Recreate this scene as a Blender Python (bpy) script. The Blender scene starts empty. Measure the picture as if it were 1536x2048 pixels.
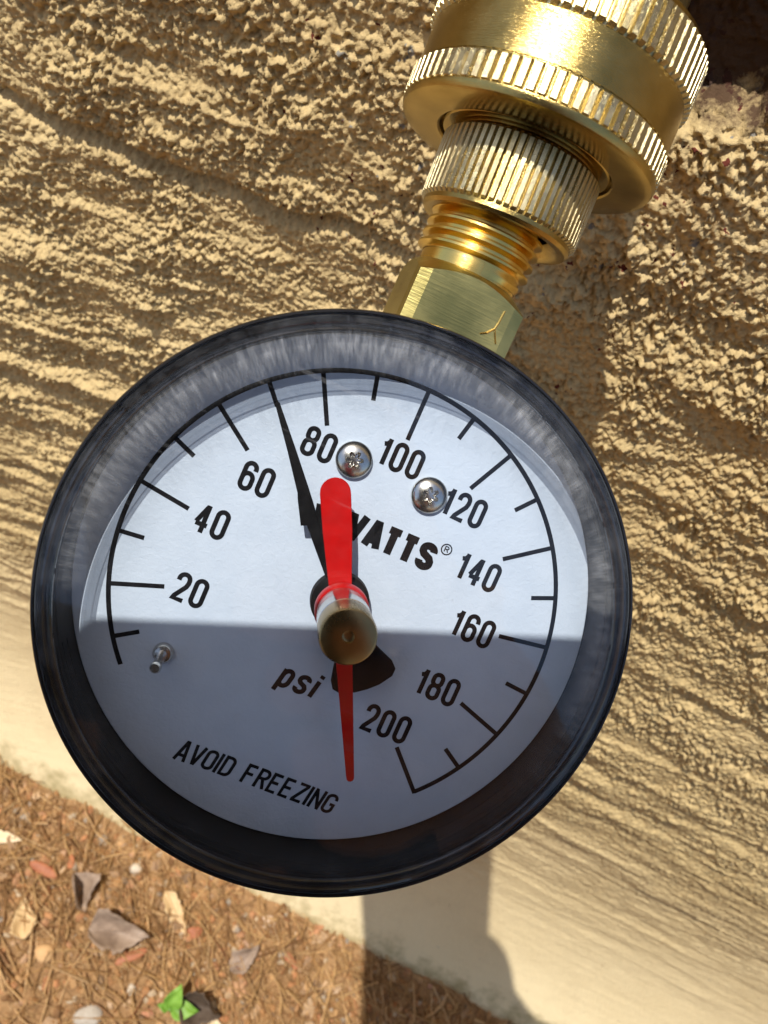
import bpy, bmesh, math, random
import numpy as np
from mathutils import Matrix, Vector

# ------------------------------------------------------------------ camera, sky, sun, exposure
sc = bpy.context.scene
sc.render.engine = 'CYCLES'
col = sc.collection
MM = 0.001
cam_d = bpy.data.cameras.new('camera')
cam = bpy.data.objects.new('camera', cam_d)
col.objects.link(cam)
cam.matrix_world = Matrix(((0.891007, -0.453990, 0.000000, 0.000000), (0.367286, 0.720839, -0.587785, -0.123596), (0.266849, 0.523720, 0.809017, 0.550058), (0, 0, 0, 1)))
cam_d.sensor_fit = 'VERTICAL'
cam_d.sensor_height = 36.0
cam_d.lens = 36.0 * 1640.0 / 2048.0
cam_d.clip_start = 0.005
cam_d.clip_end = 500.0
cam_d.dof.use_dof = True
cam_d.dof.focus_distance = 0.098
cam_d.dof.aperture_fstop = 54.0
sc.camera = cam

SUN = Vector((-0.262212, -0.227489, 0.937813)).normalized()
world = bpy.data.worlds.new('World')
sc.world = world
world.use_nodes = True
wn = world.node_tree.nodes
bg = wn['Background']
sky = wn.new('ShaderNodeTexSky')
sky.sky_type = 'NISHITA'
sky.sun_disc = False
sky.sun_elevation = math.asin(SUN.z)
sky.sun_rotation = math.atan2(SUN.x, SUN.y)
sky.air_density = 1.0
sky.dust_density = 1.5
world.node_tree.links.new(sky.outputs[0], bg.inputs[0])
bg.inputs[1].default_value = 0.14
sun_d = bpy.data.lights.new('sun', 'SUN')
sun_d.energy = 4.7
sun_d.angle = math.radians(0.5)
sun_d.color = (1.0, 0.955, 0.885)
sun = bpy.data.objects.new('sun', sun_d)
col.objects.link(sun)
sun.rotation_euler = SUN.to_track_quat('Z', 'Y').to_euler()
sun.location = (0, -1, 3)
sc.cycles.max_bounces = 7; sc.cycles.diffuse_bounces = 3; sc.cycles.glossy_bounces = 4; sc.cycles.transmission_bounces = 2; sc.cycles.transparent_max_bounces = 16
sc.view_settings.view_transform = 'Standard'
sc.view_settings.look = 'None'
sc.view_settings.exposure = 0.15
sc.view_settings.gamma = 1.0
sc.view_settings.use_curve_mapping = False

rng = random.Random(7)

# ------------------------------------------------------------------ helpers
def tag(o, label=None, cat=None, group=None, kind=None):
    if label: o['label'] = label
    if cat: o['category'] = cat
    if group: o['group'] = group
    if kind: o['kind'] = kind
    return o

def empty(name, matrix=None, loc=None):
    o = bpy.data.objects.new(name, None)
    col.objects.link(o)
    o.empty_display_size = 0.01
    if matrix is not None: o.matrix_world = matrix
    if loc is not None: o.location = loc
    return o

def mesh_obj(name, verts, faces, mat, parent=None, smooth=False, scale=MM, sharp=None):
    me = bpy.data.meshes.new(name)
    me.from_pydata([(v[0]*scale, v[1]*scale, v[2]*scale) for v in verts], [], faces)
    bm = bmesh.new(); bm.from_mesh(me)
    bmesh.ops.recalc_face_normals(bm, faces=bm.faces)
    bm.to_mesh(me); bm.free()
    if smooth:
        me.polygons.foreach_set('use_smooth', [True]*len(me.polygons))
        if sharp: me.set_sharp_from_angle(angle=math.radians(sharp))
    me.materials.append(mat)
    me.update()
    o = bpy.data.objects.new(name, me)
    col.objects.link(o)
    if parent is not None: o.parent = parent
    return o

class Geo:
    """collects vertices and faces of ONE part"""
    def __init__(s): s.v = []; s.f = []
    def add(s, v, f):
        n = len(s.v); s.v += [tuple(p) for p in v]; s.f += [tuple(i+n for i in q) for q in f]
    def lathe(s, prof, seg=96, axis='z', close=False):
        """prof = [(r, h)...]; r == 0 closes with a cap point"""
        n0 = len(s.v); rows = []
        for r, h in prof:
            if r <= 1e-6:
                rows.append([len(s.v)]); s.v.append((0, 0, h) if axis == 'z' else (0, h, 0))
            else:
                row = []
                for i in range(seg):
                    a = 2*math.pi*i/seg
                    row.append(len(s.v))
                    s.v.append((r*math.cos(a), r*math.sin(a), h) if axis == 'z' else (r*math.sin(a), h, r*math.cos(a)))
                rows.append(row)
        pairs = list(zip(rows[:-1], rows[1:]))
        if close: pairs.append((rows[-1], rows[0]))
        for a, b in pairs:
            if len(a) == 1 and len(b) == 1: continue
            for i in range(seg):
                j = (i+1) % seg
                if len(a) == 1: s.f.append((a[0], b[i], b[j]))
                elif len(b) == 1: s.f.append((a[i], a[j], b[0]))
                else: s.f.append((a[i], a[j], b[j], b[i]))
    def prism(s, poly, z0, z1, bev=0.0):
        n = len(poly); b = len(s.v)
        if bev:
            cx = sum(p[0] for p in poly)/n; cy = sum(p[1] for p in poly)/n
            ins = []
            for i in range(n):
                p0, p1, p2 = Vector(poly[i-1]), Vector(poly[i]), Vector(poly[(i+1) % n])
                d1 = (p1-p0).normalized(); d2 = (p2-p1).normalized()
                nn = Vector((-(d1.y+d2.y), d1.x+d2.x))
                if nn.length < 1e-6: nn = Vector((-d1.y, d1.x))
                nn.normalize()
                ins.append(p1 + nn*bev)
            area = sum(poly[i-1][0]*poly[i][1]-poly[i][0]*poly[i-1][1] for i in range(n))
            if area < 0: ins = [Vector(poly[i])*2-ins[i] for i in range(n)]
            layers = [[(p[0], p[1], z0) for p in poly], [(p[0], p[1], z1-bev) for p in poly], [(p.x, p.y, z1) for p in ins]]
        else:
            layers = [[(p[0], p[1], z0) for p in poly], [(p[0], p[1], z1) for p in poly]]
        for L in layers: s.v += L
        for k in range(len(layers)-1):
            for i in range(n):
                j = (i+1) % n
                s.f.append((b+k*n+i, b+k*n+j, b+(k+1)*n+j, b+(k+1)*n+i))
        s.f.append(tuple(b+i for i in reversed(range(n))))
        s.f.append(tuple(b+(len(layers)-1)*n+i for i in range(n)))
    def stroke(s, pts, w, z, closed=False, z0=None):
        """flat ribbon of width w along pts"""
        P = [Vector((p[0], p[1])) for p in pts]
        q = [P[0]]
        for p in P[1:]:
            if (p-q[-1]).length > 1e-5: q.append(p)
        if closed and (q[0]-q[-1]).length < 1e-5: q.pop()
        P = q; n = len(P); b = len(s.v)
        for i in range(n):
            if closed: d1 = (P[i]-P[i-1]).normalized(); d2 = (P[(i+1) % n]-P[i]).normalized()
            else:
                d1 = (P[i]-P[i-1]).normalized() if i else (P[1]-P[0]).normalized()
                d2 = (P[i+1]-P[i]).normalized() if i < n-1 else (P[i]-P[i-1]).normalized()
            n1 = Vector((-d1.y, d1.x)); n2 = Vector((-d2.y, d2.x))
            m = n1+n2
            if m.length < 1e-4: m = n1
            m.normalize(); k = min(1/max(m.dot(n1), 0.35), 1.35)
            for sg in (1, -1):
                v = P[i]+m*(sg*w/2*k)
                s.v.append((v.x, v.y, z))
        for i in range(n if closed else n-1):
            j = (i+1) % n
            s.f.append((b+2*i, b+2*i+1, b+2*j+1, b+2*j))
    def tube(s, pts, rad, seg=10, caps=True):
        P = [Vector(p) for p in pts]; n = len(P)
        if not hasattr(rad, '__len__'): rad = [rad]*n
        b = len(s.v); up = Vector((0, 0, 1))
        T = [(P[min(i+1, n-1)]-P[max(i-1, 0)]).normalized() for i in range(n)]
        if abs(T[0].dot(up)) > .95: up = Vector((1, 0, 0))
        N = (up-T[0]*up.dot(T[0])).normalized()
        for i in range(n):
            N = (N-T[i]*N.dot(T[i])).normalized(); B = T[i].cross(N)
            for k in range(seg):
                a = 2*math.pi*k/seg
                s.v.append(tuple(P[i]+(N*math.cos(a)+B*math.sin(a))*rad[i]))
        for i in range(n-1):
            for k in range(seg):
                l = (k+1) % seg
                s.f.append((b+i*seg+k, b+i*seg+l, b+(i+1)*seg+l, b+(i+1)*seg+k))
        if caps:
            s.f.append(tuple(b+k for k in reversed(range(seg))))
            s.f.append(tuple(b+(n-1)*seg+k for k in range(seg)))
    def xform(s, M):
        s.v = [tuple(M @ Vector(p)) for p in s.v]; return s
    def build(s, name, mat, parent=None, smooth=False, sharp=None, scale=MM):
        return mesh_obj(name, s.v, s.f, mat, parent, smooth, scale, sharp)

# ------------------------------------------------------------------ materials
def new_mat(name):
    m = bpy.data.materials.new(name); m.use_nodes = True
    nt = m.node_tree; b = nt.nodes['Principled BSDF']
    return m, nt, b
def nd(nt, t, **kw):
    n = nt.nodes.new(t)
    for k, v in kw.items():
        if k.startswith('i_'):
            key = k[2:]
            n.inputs[int(key) if key.isdigit() else key.replace('_', ' ')].default_value = v
        else: setattr(n, k, v)
    return n
def coords(nt, scale=(1, 1, 1), kind='Object'):
    tc = nd(nt, 'ShaderNodeTexCoord'); mp = nd(nt, 'ShaderNodeMapping')
    mp.inputs['Scale'].default_value = scale
    nt.links.new(tc.outputs[kind], mp.inputs[0]); return mp.outputs[0]
def noise(nt, vec, scale, detail=4, rough=.55, dist=0):
    n = nd(nt, 'ShaderNodeTexNoise')
    n.inputs['Scale'].default_value = scale; n.inputs['Detail'].default_value = detail
    n.inputs['Roughness'].default_value = rough; n.inputs['Distortion'].default_value = dist
    if vec is not None: nt.links.new(vec, n.inputs['Vector'])
    return n.outputs['Fac']
def ramp(nt, fac, stops):
    r = nd(nt, 'ShaderNodeValToRGB')
    els = r.color_ramp.elements
    while len(els) < len(stops): els.new(.5)
    for e, (p, c) in zip(els, stops):
        e.position = p; e.color = (c, c, c, 1) if not hasattr(c, '__len__') else (*c[:3], 1)
    nt.links.new(fac, r.inputs[0]); return r.outputs[0]
def mixc(nt, fac, a, b, mode='MIX'):
    m = nd(nt, 'ShaderNodeMix', data_type='RGBA', blend_type=mode)
    for s_, x in ((m.inputs[0], fac), (m.inputs[6], a), (m.inputs[7], b)):
        if hasattr(x, 'is_output'): nt.links.new(x, s_)
        elif hasattr(x, '__len__'): s_.default_value = (*x[:3], 1)
        else: s_.default_value = x
    return m.outputs[2]
def bump(nt, b, h, strength, dist):
    n = nd(nt, 'ShaderNodeBump'); n.inputs['Strength'].default_value = strength; n.inputs['Distance'].default_value = dist
    nt.links.new(h, n.inputs['Height']); nt.links.new(n.outputs[0], b.inputs['Normal']); return n

def plain(name, c, rough=.5, metal=0, spec=.5, var=.12, vscale=400, bscale=0, bdist=0):
    m, nt, b = new_mat(name)
    v = coords(nt)
    f = noise(nt, v, vscale, 4)
    lo = tuple(x*(1-var) for x in c); hi = tuple(min(1, x*(1+var)) for x in c)
    nt.links.new(ramp(nt, f, [(.3, lo), (.7, hi)]), b.inputs['Base Color'])
    b.inputs['Roughness'].default_value = rough; b.inputs['Metallic'].default_value = metal
    b.inputs['Specular IOR Level'].default_value = spec
    if bscale: bump(nt, b, noise(nt, v, bscale, 3), 1.0, bdist)
    return m

def brass(name, c1, c2, r1, r2, stretch=(1, 1, 1), bscale=2500, bdist=1e-5, patch=160):
    m, nt, b = new_mat(name)
    v = coords(nt); vs = coords(nt, stretch)
    f = noise(nt, v, patch, 6, .6)
    g = noise(nt, vs, bscale, 4, .6)
    nt.links.new(ramp(nt, f, [(.32, c1), (.68, c2)]), b.inputs['Base Color'])
    nt.links.new(ramp(nt, f, [(.3, r1), (.7, r2)]), b.inputs['Roughness'])
    b.inputs['Metallic'].default_value = 1
    bump(nt, b, g, 1.0, bdist)
    return m

def glassy(name, tint, gloss_rough=.03, ior=1.49, dirt=.0, dscale=700, scratch_and_caustics=0.0, haze=0.0):
    """clear sheet plastic: straight-through light plus a Fresnel surface reflection and a little surface dust"""
    m = bpy.data.materials.new(name); m.use_nodes = True
    nt = m.node_tree; nt.nodes.clear()
    out = nd(nt, 'ShaderNodeOutputMaterial')
    tr = nd(nt, 'ShaderNodeBsdfTransparent'); tr.inputs[0].default_value = (*tint, 1)
    gl = nd(nt, 'ShaderNodeBsdfGlossy'); gl.inputs['Roughness'].default_value = gloss_rough
    fr = nd(nt, 'ShaderNodeFresnel')
    ge = nd(nt, 'ShaderNodeNewGeometry'); ri = nd(nt, 'ShaderNodeMath', operation='MULTIPLY_ADD')
    ri.inputs[1].default_value = 1/ior-ior; ri.inputs[2].default_value = ior     # thin sheet: the same reflectance from both sides
    nt.links.new(ge.outputs['Backfacing'], ri.inputs[0]); nt.links.new(ri.outputs[0], fr.inputs[0])
    mx = nd(nt, 'ShaderNodeMixShader')
    nt.links.new(fr.outputs[0], mx.inputs[0]); nt.links.new(tr.outputs[0], mx.inputs[1]); nt.links.new(gl.outputs[0], mx.inputs[2])
    last = mx.outputs[0]
    if dirt or scratch_and_caustics:
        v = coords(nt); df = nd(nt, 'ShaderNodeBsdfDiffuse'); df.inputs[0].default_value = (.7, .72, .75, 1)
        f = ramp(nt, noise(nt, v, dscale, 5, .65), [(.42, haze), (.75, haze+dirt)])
        if scratch_and_caustics:
            vs = coords(nt, (40, 900, 10)); s2 = ramp(nt, noise(nt, vs, 1.6, 2, .5, .4), [(.66, 0.0), (.72, scratch_and_caustics)])
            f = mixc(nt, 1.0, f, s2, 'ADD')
        if scratch_and_caustics:
            # fine radial scuff strokes, painted pale in place of caustic light on the margin
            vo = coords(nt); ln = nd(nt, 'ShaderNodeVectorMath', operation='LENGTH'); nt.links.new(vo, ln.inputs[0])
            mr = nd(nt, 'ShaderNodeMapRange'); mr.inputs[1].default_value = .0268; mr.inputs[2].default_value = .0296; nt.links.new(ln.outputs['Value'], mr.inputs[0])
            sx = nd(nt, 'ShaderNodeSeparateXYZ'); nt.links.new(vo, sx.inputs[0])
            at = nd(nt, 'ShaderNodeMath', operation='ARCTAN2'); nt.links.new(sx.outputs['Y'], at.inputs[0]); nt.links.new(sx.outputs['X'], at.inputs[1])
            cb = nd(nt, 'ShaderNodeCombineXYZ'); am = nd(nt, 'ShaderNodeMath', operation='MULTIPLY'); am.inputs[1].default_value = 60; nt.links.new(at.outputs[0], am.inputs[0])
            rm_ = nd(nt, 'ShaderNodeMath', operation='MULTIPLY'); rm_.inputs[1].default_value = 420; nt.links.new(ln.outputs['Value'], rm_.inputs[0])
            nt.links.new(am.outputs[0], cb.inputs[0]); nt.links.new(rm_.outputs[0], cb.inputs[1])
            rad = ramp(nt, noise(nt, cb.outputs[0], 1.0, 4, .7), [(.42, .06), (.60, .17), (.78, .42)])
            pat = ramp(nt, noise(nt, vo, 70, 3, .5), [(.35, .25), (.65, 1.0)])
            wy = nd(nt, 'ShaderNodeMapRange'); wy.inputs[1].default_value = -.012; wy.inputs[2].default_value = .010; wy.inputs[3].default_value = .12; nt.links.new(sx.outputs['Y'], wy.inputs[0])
            pat = mixc(nt, 1.0, pat, wy.outputs[0], 'MULTIPLY')      # strongest on the upper side, where the painted caustics lie
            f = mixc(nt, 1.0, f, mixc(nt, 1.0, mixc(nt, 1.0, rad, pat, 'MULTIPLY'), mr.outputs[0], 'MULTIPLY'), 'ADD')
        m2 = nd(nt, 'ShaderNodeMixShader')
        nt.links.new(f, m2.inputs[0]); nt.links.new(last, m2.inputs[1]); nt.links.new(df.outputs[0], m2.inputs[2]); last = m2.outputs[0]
    nt.links.new(last, out.inputs[0]); return m

M_BRASS = brass('brass turned', (.34, .24, .07), (.50, .365, .13), .13, .26, (1, 30, 1), 900, 2e-5)
M_BRASS_K = brass('brass knurled', (.40, .33, .17), (.62, .54, .33), .20, .36, (30, 1, 30), 800, 3e-5)
M_BRASS_Y = brass('brass thread', (.74, .50, .12), (.80, .58, .18), .16, .24, (1, 20, 1), 900, 1e-5)
M_BRASS_SQ = brass('brass square', (.40, .335, .11), (.50, .43, .165), .28, .42, (1, 14, 1), 250, 4e-5)
M_BRASS_D = brass('brass dull', (.25, .175, .075), (.36, .26, .12), .24, .36, (1, 1, 1), 900, 1e-5)
M_BRONZE = brass('bronze weathered', (.20, .16, .08), (.36, .28, .13), .40, .60, (1, 1, 1), 400, 8e-5)
M_STEEL = brass('steel screw', (.58, .56, .52), (.70, .68, .64), .18, .30, (1, 1, 1), 1200, 1e-5)
M_CHROME = brass('chrome', (.50, .48, .45), (.58, .56, .52), .14, .22, (1, 1, 1), 1200, 2e-6)
M_CASE = plain('black case plastic', (.010, .010, .012), .24, 0, .5, .3, 300, 1500, 1.2e-5)
M_WALLIN = plain('black inner case', (.010, .011, .013), .75, 0, .15, .25, 200, 900, 1e-5)
M_PTR = plain('black pointer paint', (.005, .005, .006), .55, 0, .08, .2, 500, 1800, 1e-5)
M_INK = plain('black ink', (.008, .008, .010), .7, 0, .06, .3, 900)
M_RED = plain('red hand paint', (.42, .001, .001), .34, 0, .4, .10, 500, 1100, 1.5e-5)
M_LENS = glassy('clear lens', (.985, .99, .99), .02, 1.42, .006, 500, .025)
M_RIM = glassy('clear lens rim', (.62, .63, .65), .02, 1.6, .05, 300)

def dial_mat():
    m, nt, b = new_mat('white dial enamel')
    v = coords(nt)
    f = noise(nt, v, 220, 5)
    c = ramp(nt, f, [(.3, (.465, .54, .645)), (.7, (.51, .585, .69))])
    sp = ramp(nt, noise(nt, v, 1300, 2, .5), [(.76, 0.0), (.80, .55)])
    c = mixc(nt, sp, c, (.25, .25, .26))
    nt.links.new(c, b.inputs['Base Color'])
    b.inputs['Roughness'].default_value = .42
    h = noise(nt, v, 1500, 3, .6, .6)
    bump(nt, b, h, 1.0, 6e-5)
    return m
M_DIAL = dial_mat()

# ------------------------------------------------------------------ numpy noise for relief
def _hash(ix, iy, seed):
    h = (ix.astype(np.int64)*374761393 + iy.astype(np.int64)*668265263 + seed*1274126177) & 0xffffffff
    h = ((h ^ (h >> 13))*1274126177) & 0xffffffff
    h = (h ^ (h >> 16))
    return (h & 0xffffff)/float(0xffffff)
def vnoise(x, y, seed=0):
    ix = np.floor(x); iy = np.floor(y); fx = x-ix; fy = y-iy
    fx = fx*fx*fx*(fx*(fx*6-15)+10); fy = fy*fy*fy*(fy*(fy*6-15)+10)
    a = _hash(ix, iy, seed); b = _hash(ix+1, iy, seed); c = _hash(ix, iy+1, seed); d = _hash(ix+1, iy+1, seed)
    return (a*(1-fx)+b*fx)*(1-fy)+(c*(1-fx)+d*fx)*fy*1.0
def fbm(x, y, seed=0, octv=4, gain=.5):
    t = np.zeros_like(x); a = 1.0; s = 0
    for o in range(octv):
        t += a*(vnoise(x, y, seed+o)*2-1); s += a; a *= gain; x = x*2.03+17.3; y = y*2.01-9.1
    return t/s
def worley(x, y, seed=0):
    ix = np.floor(x); iy = np.floor(y)
    f1 = np.full_like(x, 9.0); f2 = np.full_like(x, 9.0); rid = np.zeros_like(x)
    for dx in (-1, 0, 1):
        for dy in (-1, 0, 1):
            cx = ix+dx; cy = iy+dy
            px = cx+_hash(cx, cy, seed); py = cy+_hash(cx, cy, seed+5)
            d = np.hypot(px-x, py-y)
            near = d < f1
            f2 = np.where(near, f1, np.minimum(f2, d)); rid = np.where(near, _hash(cx, cy, seed+9), rid); f1 = np.where(near, d, f1)
    return f1, f2, rid
def sstep(a, b, x):
    t = np.clip((x-a)/(b-a), 0, 1); return t*t*(3-2*t)

def grid_obj(name, X, Y, Z, mat, smooth=True):
    """X, Y, Z are 2-D arrays in mm"""
    r, c = X.shape
    co = np.stack([X, Y, Z], -1).reshape(-1, 3)*MM
    idx = np.arange(r*c).reshape(r, c)
    q = np.stack([idx[:-1, :-1], idx[:-1, 1:], idx[1:, 1:], idx[1:, :-1]], -1).reshape(-1, 4)
    me = bpy.data.meshes.new(name)
    me.vertices.add(len(co)); me.vertices.foreach_set('co', co.astype(np.float32).ravel())
    me.loops.add(q.size); me.loops.foreach_set('vertex_index', q.astype(np.int32).ravel())
    me.polygons.add(len(q)); me.polygons.foreach_set('loop_start', np.arange(0, q.size, 4, dtype=np.int32))
    me.update(calc_edges=True)
    me.polygons.foreach_set('use_smooth', np.full(len(q), smooth))
    me.materials.append(mat); me.update()
    o = bpy.data.objects.new(name, me); col.objects.link(o); return o

def axis_steps(knots):
    """knots [(pos, step)...] -> positions with linearly blended spacing"""
    xs = [knots[0][0]]
    k = 0
    while xs[-1] < knots[-1][0]-1e-6:
        while k < len(knots)-2 and xs[-1] >= knots[k+1][0]: k += 1
        (p0, s0), (p1, s1) = knots[k], knots[k+1]
        u = (xs[-1]-p0)/(p1-p0)
        xs.append(xs[-1]+s0+(s1-s0)*max(0, min(1, u)))
    return np.array(xs)

# ------------------------------------------------------------------ wall
def wall_mat():
    m, nt, b = new_mat('tan stucco')
    v = coords(nt)
    big = noise(nt, v, 18, 5)
    c = ramp(nt, big, [(.3, (.48, .36, .18)), (.55, (.56, .43, .22)), (.75, (.64, .505, .275))])
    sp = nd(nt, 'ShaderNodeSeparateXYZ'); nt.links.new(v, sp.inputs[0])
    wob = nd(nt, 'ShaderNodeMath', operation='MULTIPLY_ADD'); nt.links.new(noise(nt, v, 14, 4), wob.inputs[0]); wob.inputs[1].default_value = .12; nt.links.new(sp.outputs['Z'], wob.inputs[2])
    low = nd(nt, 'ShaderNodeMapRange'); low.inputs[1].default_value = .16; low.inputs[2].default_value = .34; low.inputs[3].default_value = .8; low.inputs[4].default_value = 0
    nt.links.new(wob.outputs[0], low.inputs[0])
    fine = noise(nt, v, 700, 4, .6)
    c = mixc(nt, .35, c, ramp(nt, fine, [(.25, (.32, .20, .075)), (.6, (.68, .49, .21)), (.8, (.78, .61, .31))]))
    c = mixc(nt, low.outputs[0], c, (.85, .71, .44))  # lower wall coloured paler, standing in for the brighter sun on it
    # soil splashes and a green-brown tide line at the foot
    ft = nd(nt, 'ShaderNodeMapRange'); ft.inputs[1].default_value = .086; ft.inputs[2].default_value = .112; ft.inputs[3].default_value = .36; ft.inputs[4].default_value = 0
    nt.links.new(sp.outputs['Z'], ft.inputs[0])
    fa_ = nd(nt, 'ShaderNodeMath', operation='ADD'); nt.links.new(ft.outputs[0], fa_.inputs[0]); nt.links.new(noise(nt, v, 90, 6, .7), fa_.inputs[1])
    c = mixc(nt, ramp(nt, fa_.outputs[0], [(.66, 0.0), (.95, .75)]), c, (.30, .24, .10))
    st = ramp(nt, noise(nt, coords(nt, (1, 1, .35)), 45, 6, .7), [(.52, 0.0), (.80, .28)])
    c = mixc(nt, st, c, (.38, .26, .12))
    # bare grey aggregate and red primer flecks, thickest where the pipe comes out
    geo = nd(nt, 'ShaderNodeNewGeometry')
    dv = nd(nt, 'ShaderNodeVectorMath', operation='DISTANCE'); dv.inputs[1].default_value = (-.002, 0.0, .498)
    nt.links.new(geo.outputs['Position'], dv.inputs[0])
    near = nd(nt, 'ShaderNodeMapRange'); near.inputs[1].default_value = .020; near.inputs[2].default_value = .075
    near.inputs[3].default_value = .12; near.inputs[4].default_value = 0.0
    nt.links.new(dv.outputs['Value'], near.inputs[0])
    def patch(c, sc_, th, colr, seed, useloc=True):
        mp = coords(nt, (1, 1, 1)); ad = nd(nt, 'ShaderNodeVectorMath', operation='ADD'); ad.inputs[1].default_value = (seed, seed*1.7, seed*.3)
        nt.links.new(mp, ad.inputs[0])
        f = noise(nt, ad.outputs[0], sc_, 3, .6)
        if useloc:
            a = nd(nt, 'ShaderNodeMath', operation='ADD'); nt.links.new(f, a.inputs[0]); nt.links.new(near.outputs[0], a.inputs[1]); f = a.outputs[0]
        return mixc(nt, ramp(nt, f, [(th, 0.0), (th+.02, 1.0)]), c, colr)
    c = patch(c, 190, .755, (.26, .24, .20), 3.1)
    c = patch(c, 300, .745, (.13, .028, .016), 7.7)
    c = patch(c, 420, .735, (.16, .13, .09), 1.3, False)
    # rust-brown stain round the pipe, darkened to paint in the shadow there
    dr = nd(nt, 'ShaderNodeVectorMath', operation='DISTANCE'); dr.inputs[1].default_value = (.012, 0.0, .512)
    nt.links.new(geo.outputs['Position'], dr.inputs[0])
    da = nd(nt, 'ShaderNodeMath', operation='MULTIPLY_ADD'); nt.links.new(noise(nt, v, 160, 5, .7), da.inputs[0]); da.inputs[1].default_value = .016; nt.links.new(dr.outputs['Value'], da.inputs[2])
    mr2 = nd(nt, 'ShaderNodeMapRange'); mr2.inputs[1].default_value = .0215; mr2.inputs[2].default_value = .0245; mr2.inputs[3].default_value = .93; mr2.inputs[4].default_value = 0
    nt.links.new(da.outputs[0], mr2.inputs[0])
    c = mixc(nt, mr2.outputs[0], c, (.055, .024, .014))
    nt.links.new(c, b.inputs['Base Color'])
    b.inputs['Roughness'].default_value = .85; b.inputs['Specular IOR Level'].default_value = .25
    bump(nt, b, noise(nt, v, 1300, 4, .65), 1.0, 4.5e-4)
    return m

def build_wall():
    xs = axis_steps([(-1500, 60), (-400, 12), (-190, 1.0), (-115, .42), (-85, .28), (62, .28), (130, .6), (260, 1.2), (420, 12), (1500, 60)])
    zs = axis_steps([(50, 2.0), (90, 1.2), (160, .9), (260, .55), (330, .38), (375, .30), (525, .30), (560, 1.2), (680, 12), (1600, 60)])
    X, Z = np.meshgrid(xs, zs)
    fine = sstep(-400, -190, X)*(1-sstep(260, 420, X))*(1-sstep(560, 680, Z))
    r = sstep(120, 270, Z + 18*fbm(X/60, Z/60, 3, 2))
    r2 = sstep(225, 370, Z + 16*fbm(X/40, Z/40, 4, 2))
    # trowel drag: the coat is combed sideways, most of all to the left, and the strokes swing upwards there
    Zr = Z + .0011*np.clip(20-X, 0, 400)**2
    comb = (1-sstep(-55, 15, X+10*fbm(X/30, Z/30, 15, 2)))*(1-.85*sstep(395, 465, Z+12*fbm(X/25, Z/25, 16, 2)))
    wx = X + 2.0*fbm(X/7, Zr/7, 11, 3); wz = Zr + 1.4*fbm(X/9+40, Zr/7, 12, 3)
    lum = fbm(wx/26, wz/9, 21, 4)
    rid = np.clip(1-np.abs(fbm(wx/70, wz/14, 31, 3))*2.4, 0, 1)**2
    jx = .5*fbm(X/1.1, Z/1.1, 13, 2); jz = .5*fbm(X/1.1+9, Z/1.1, 14, 2)
    def grains(cx, cz, sd, cut):
        a, _, ra = worley((wx+jx)/cx, (wz+jz)/cz, sd)
        b, _, rb_ = worley((wx+jx)/(cx*1.6), (wz+jz)/(cz*.9), sd+100)
        ga = np.clip(1-a/.72, 0, 1)**.7*np.clip(ra*1.5-cut, 0, 1)
        gb = np.clip(1-b/.72, 0, 1)**.7*np.clip(rb_*1.5-cut, 0, 1)
        return ga*(1-comb)+gb*comb
    g1 = grains(1.75, 1.9, 41, .25); g2 = grains(.95, 1.0, 51, .3)
    g3 = (1-2*np.abs(fbm(X/(1.5+.5*comb), Z/1.4, 61, 3, .7)))*.6 + .8*fbm(X/.75, Z/.75, 65, 2, .7)
    dens = np.clip(.5+1.0*fbm(X/16, Zr/9, 71, 3), .03, 1)
    rows = 1.1*(1-2.2*np.abs(fbm(wx/90, wz/15, 77, 2))) + .7*fbm(wx/34, wz/3.2, 75, 3)
    h = r*(1.6*lum + .9*rid) + r2*((.15+.85*dens)*(1.7*g1 + 1.15*g2 + .5*g3) + .55*g3) + r*comb*1.15*rows
    streak = fbm(X/26, Zr/2.0, 81, 4)
    h += (1-r2)*(.13+.27*r)*streak + (1-r2)*.10*fbm(X/2.2, Z/2.0, 85, 3) + (1-r2)*r*(.5*g2+.5*g3) + (1-r)*.25*fbm(X/70, Z/25, 91, 3)
    # one deep trowel groove wandering across the rough coat
    gz = 450 + .10*(X+60) + 4*fbm(X/25, X*0, 95, 2)
    h -= 3.0*np.exp(-((Z-gz)/1.8)**2)*(1-sstep(-40, -8, X))*sstep(-140, -100, X)
    # broken hole round the pipe
    d = np.hypot(X-11, (Z-511)*.9) + 4*fbm(X/6, Z/6, 99, 3)
    h = h*fine
    hole = 1-sstep(9, 15, d)
    # the parged foot of the wall splays out towards the ground
    t = np.clip(220-Z, 0, 165)
    Y = -h*(1-.4*hole) + hole*7 - .0023*t**2
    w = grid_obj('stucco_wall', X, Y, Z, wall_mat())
    tag(w, 'tan painted rough stucco wall behind the pressure gauge', 'wall')
build_wall()

# ------------------------------------------------------------------ gauge frame
G = Matrix(((0.986291, -0.057033, 0.154849, -0.000218), (0.143219, 0.761979, -0.631567, -0.076543), (-0.081971, 0.645086, 0.759701, 0.466265), (0, 0, 0, 1)))
gauge = empty('pressure_gauge', G)
tag(gauge, 'round water pressure gauge with black case, white dial and brass stem', 'pressure gauge')

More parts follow.
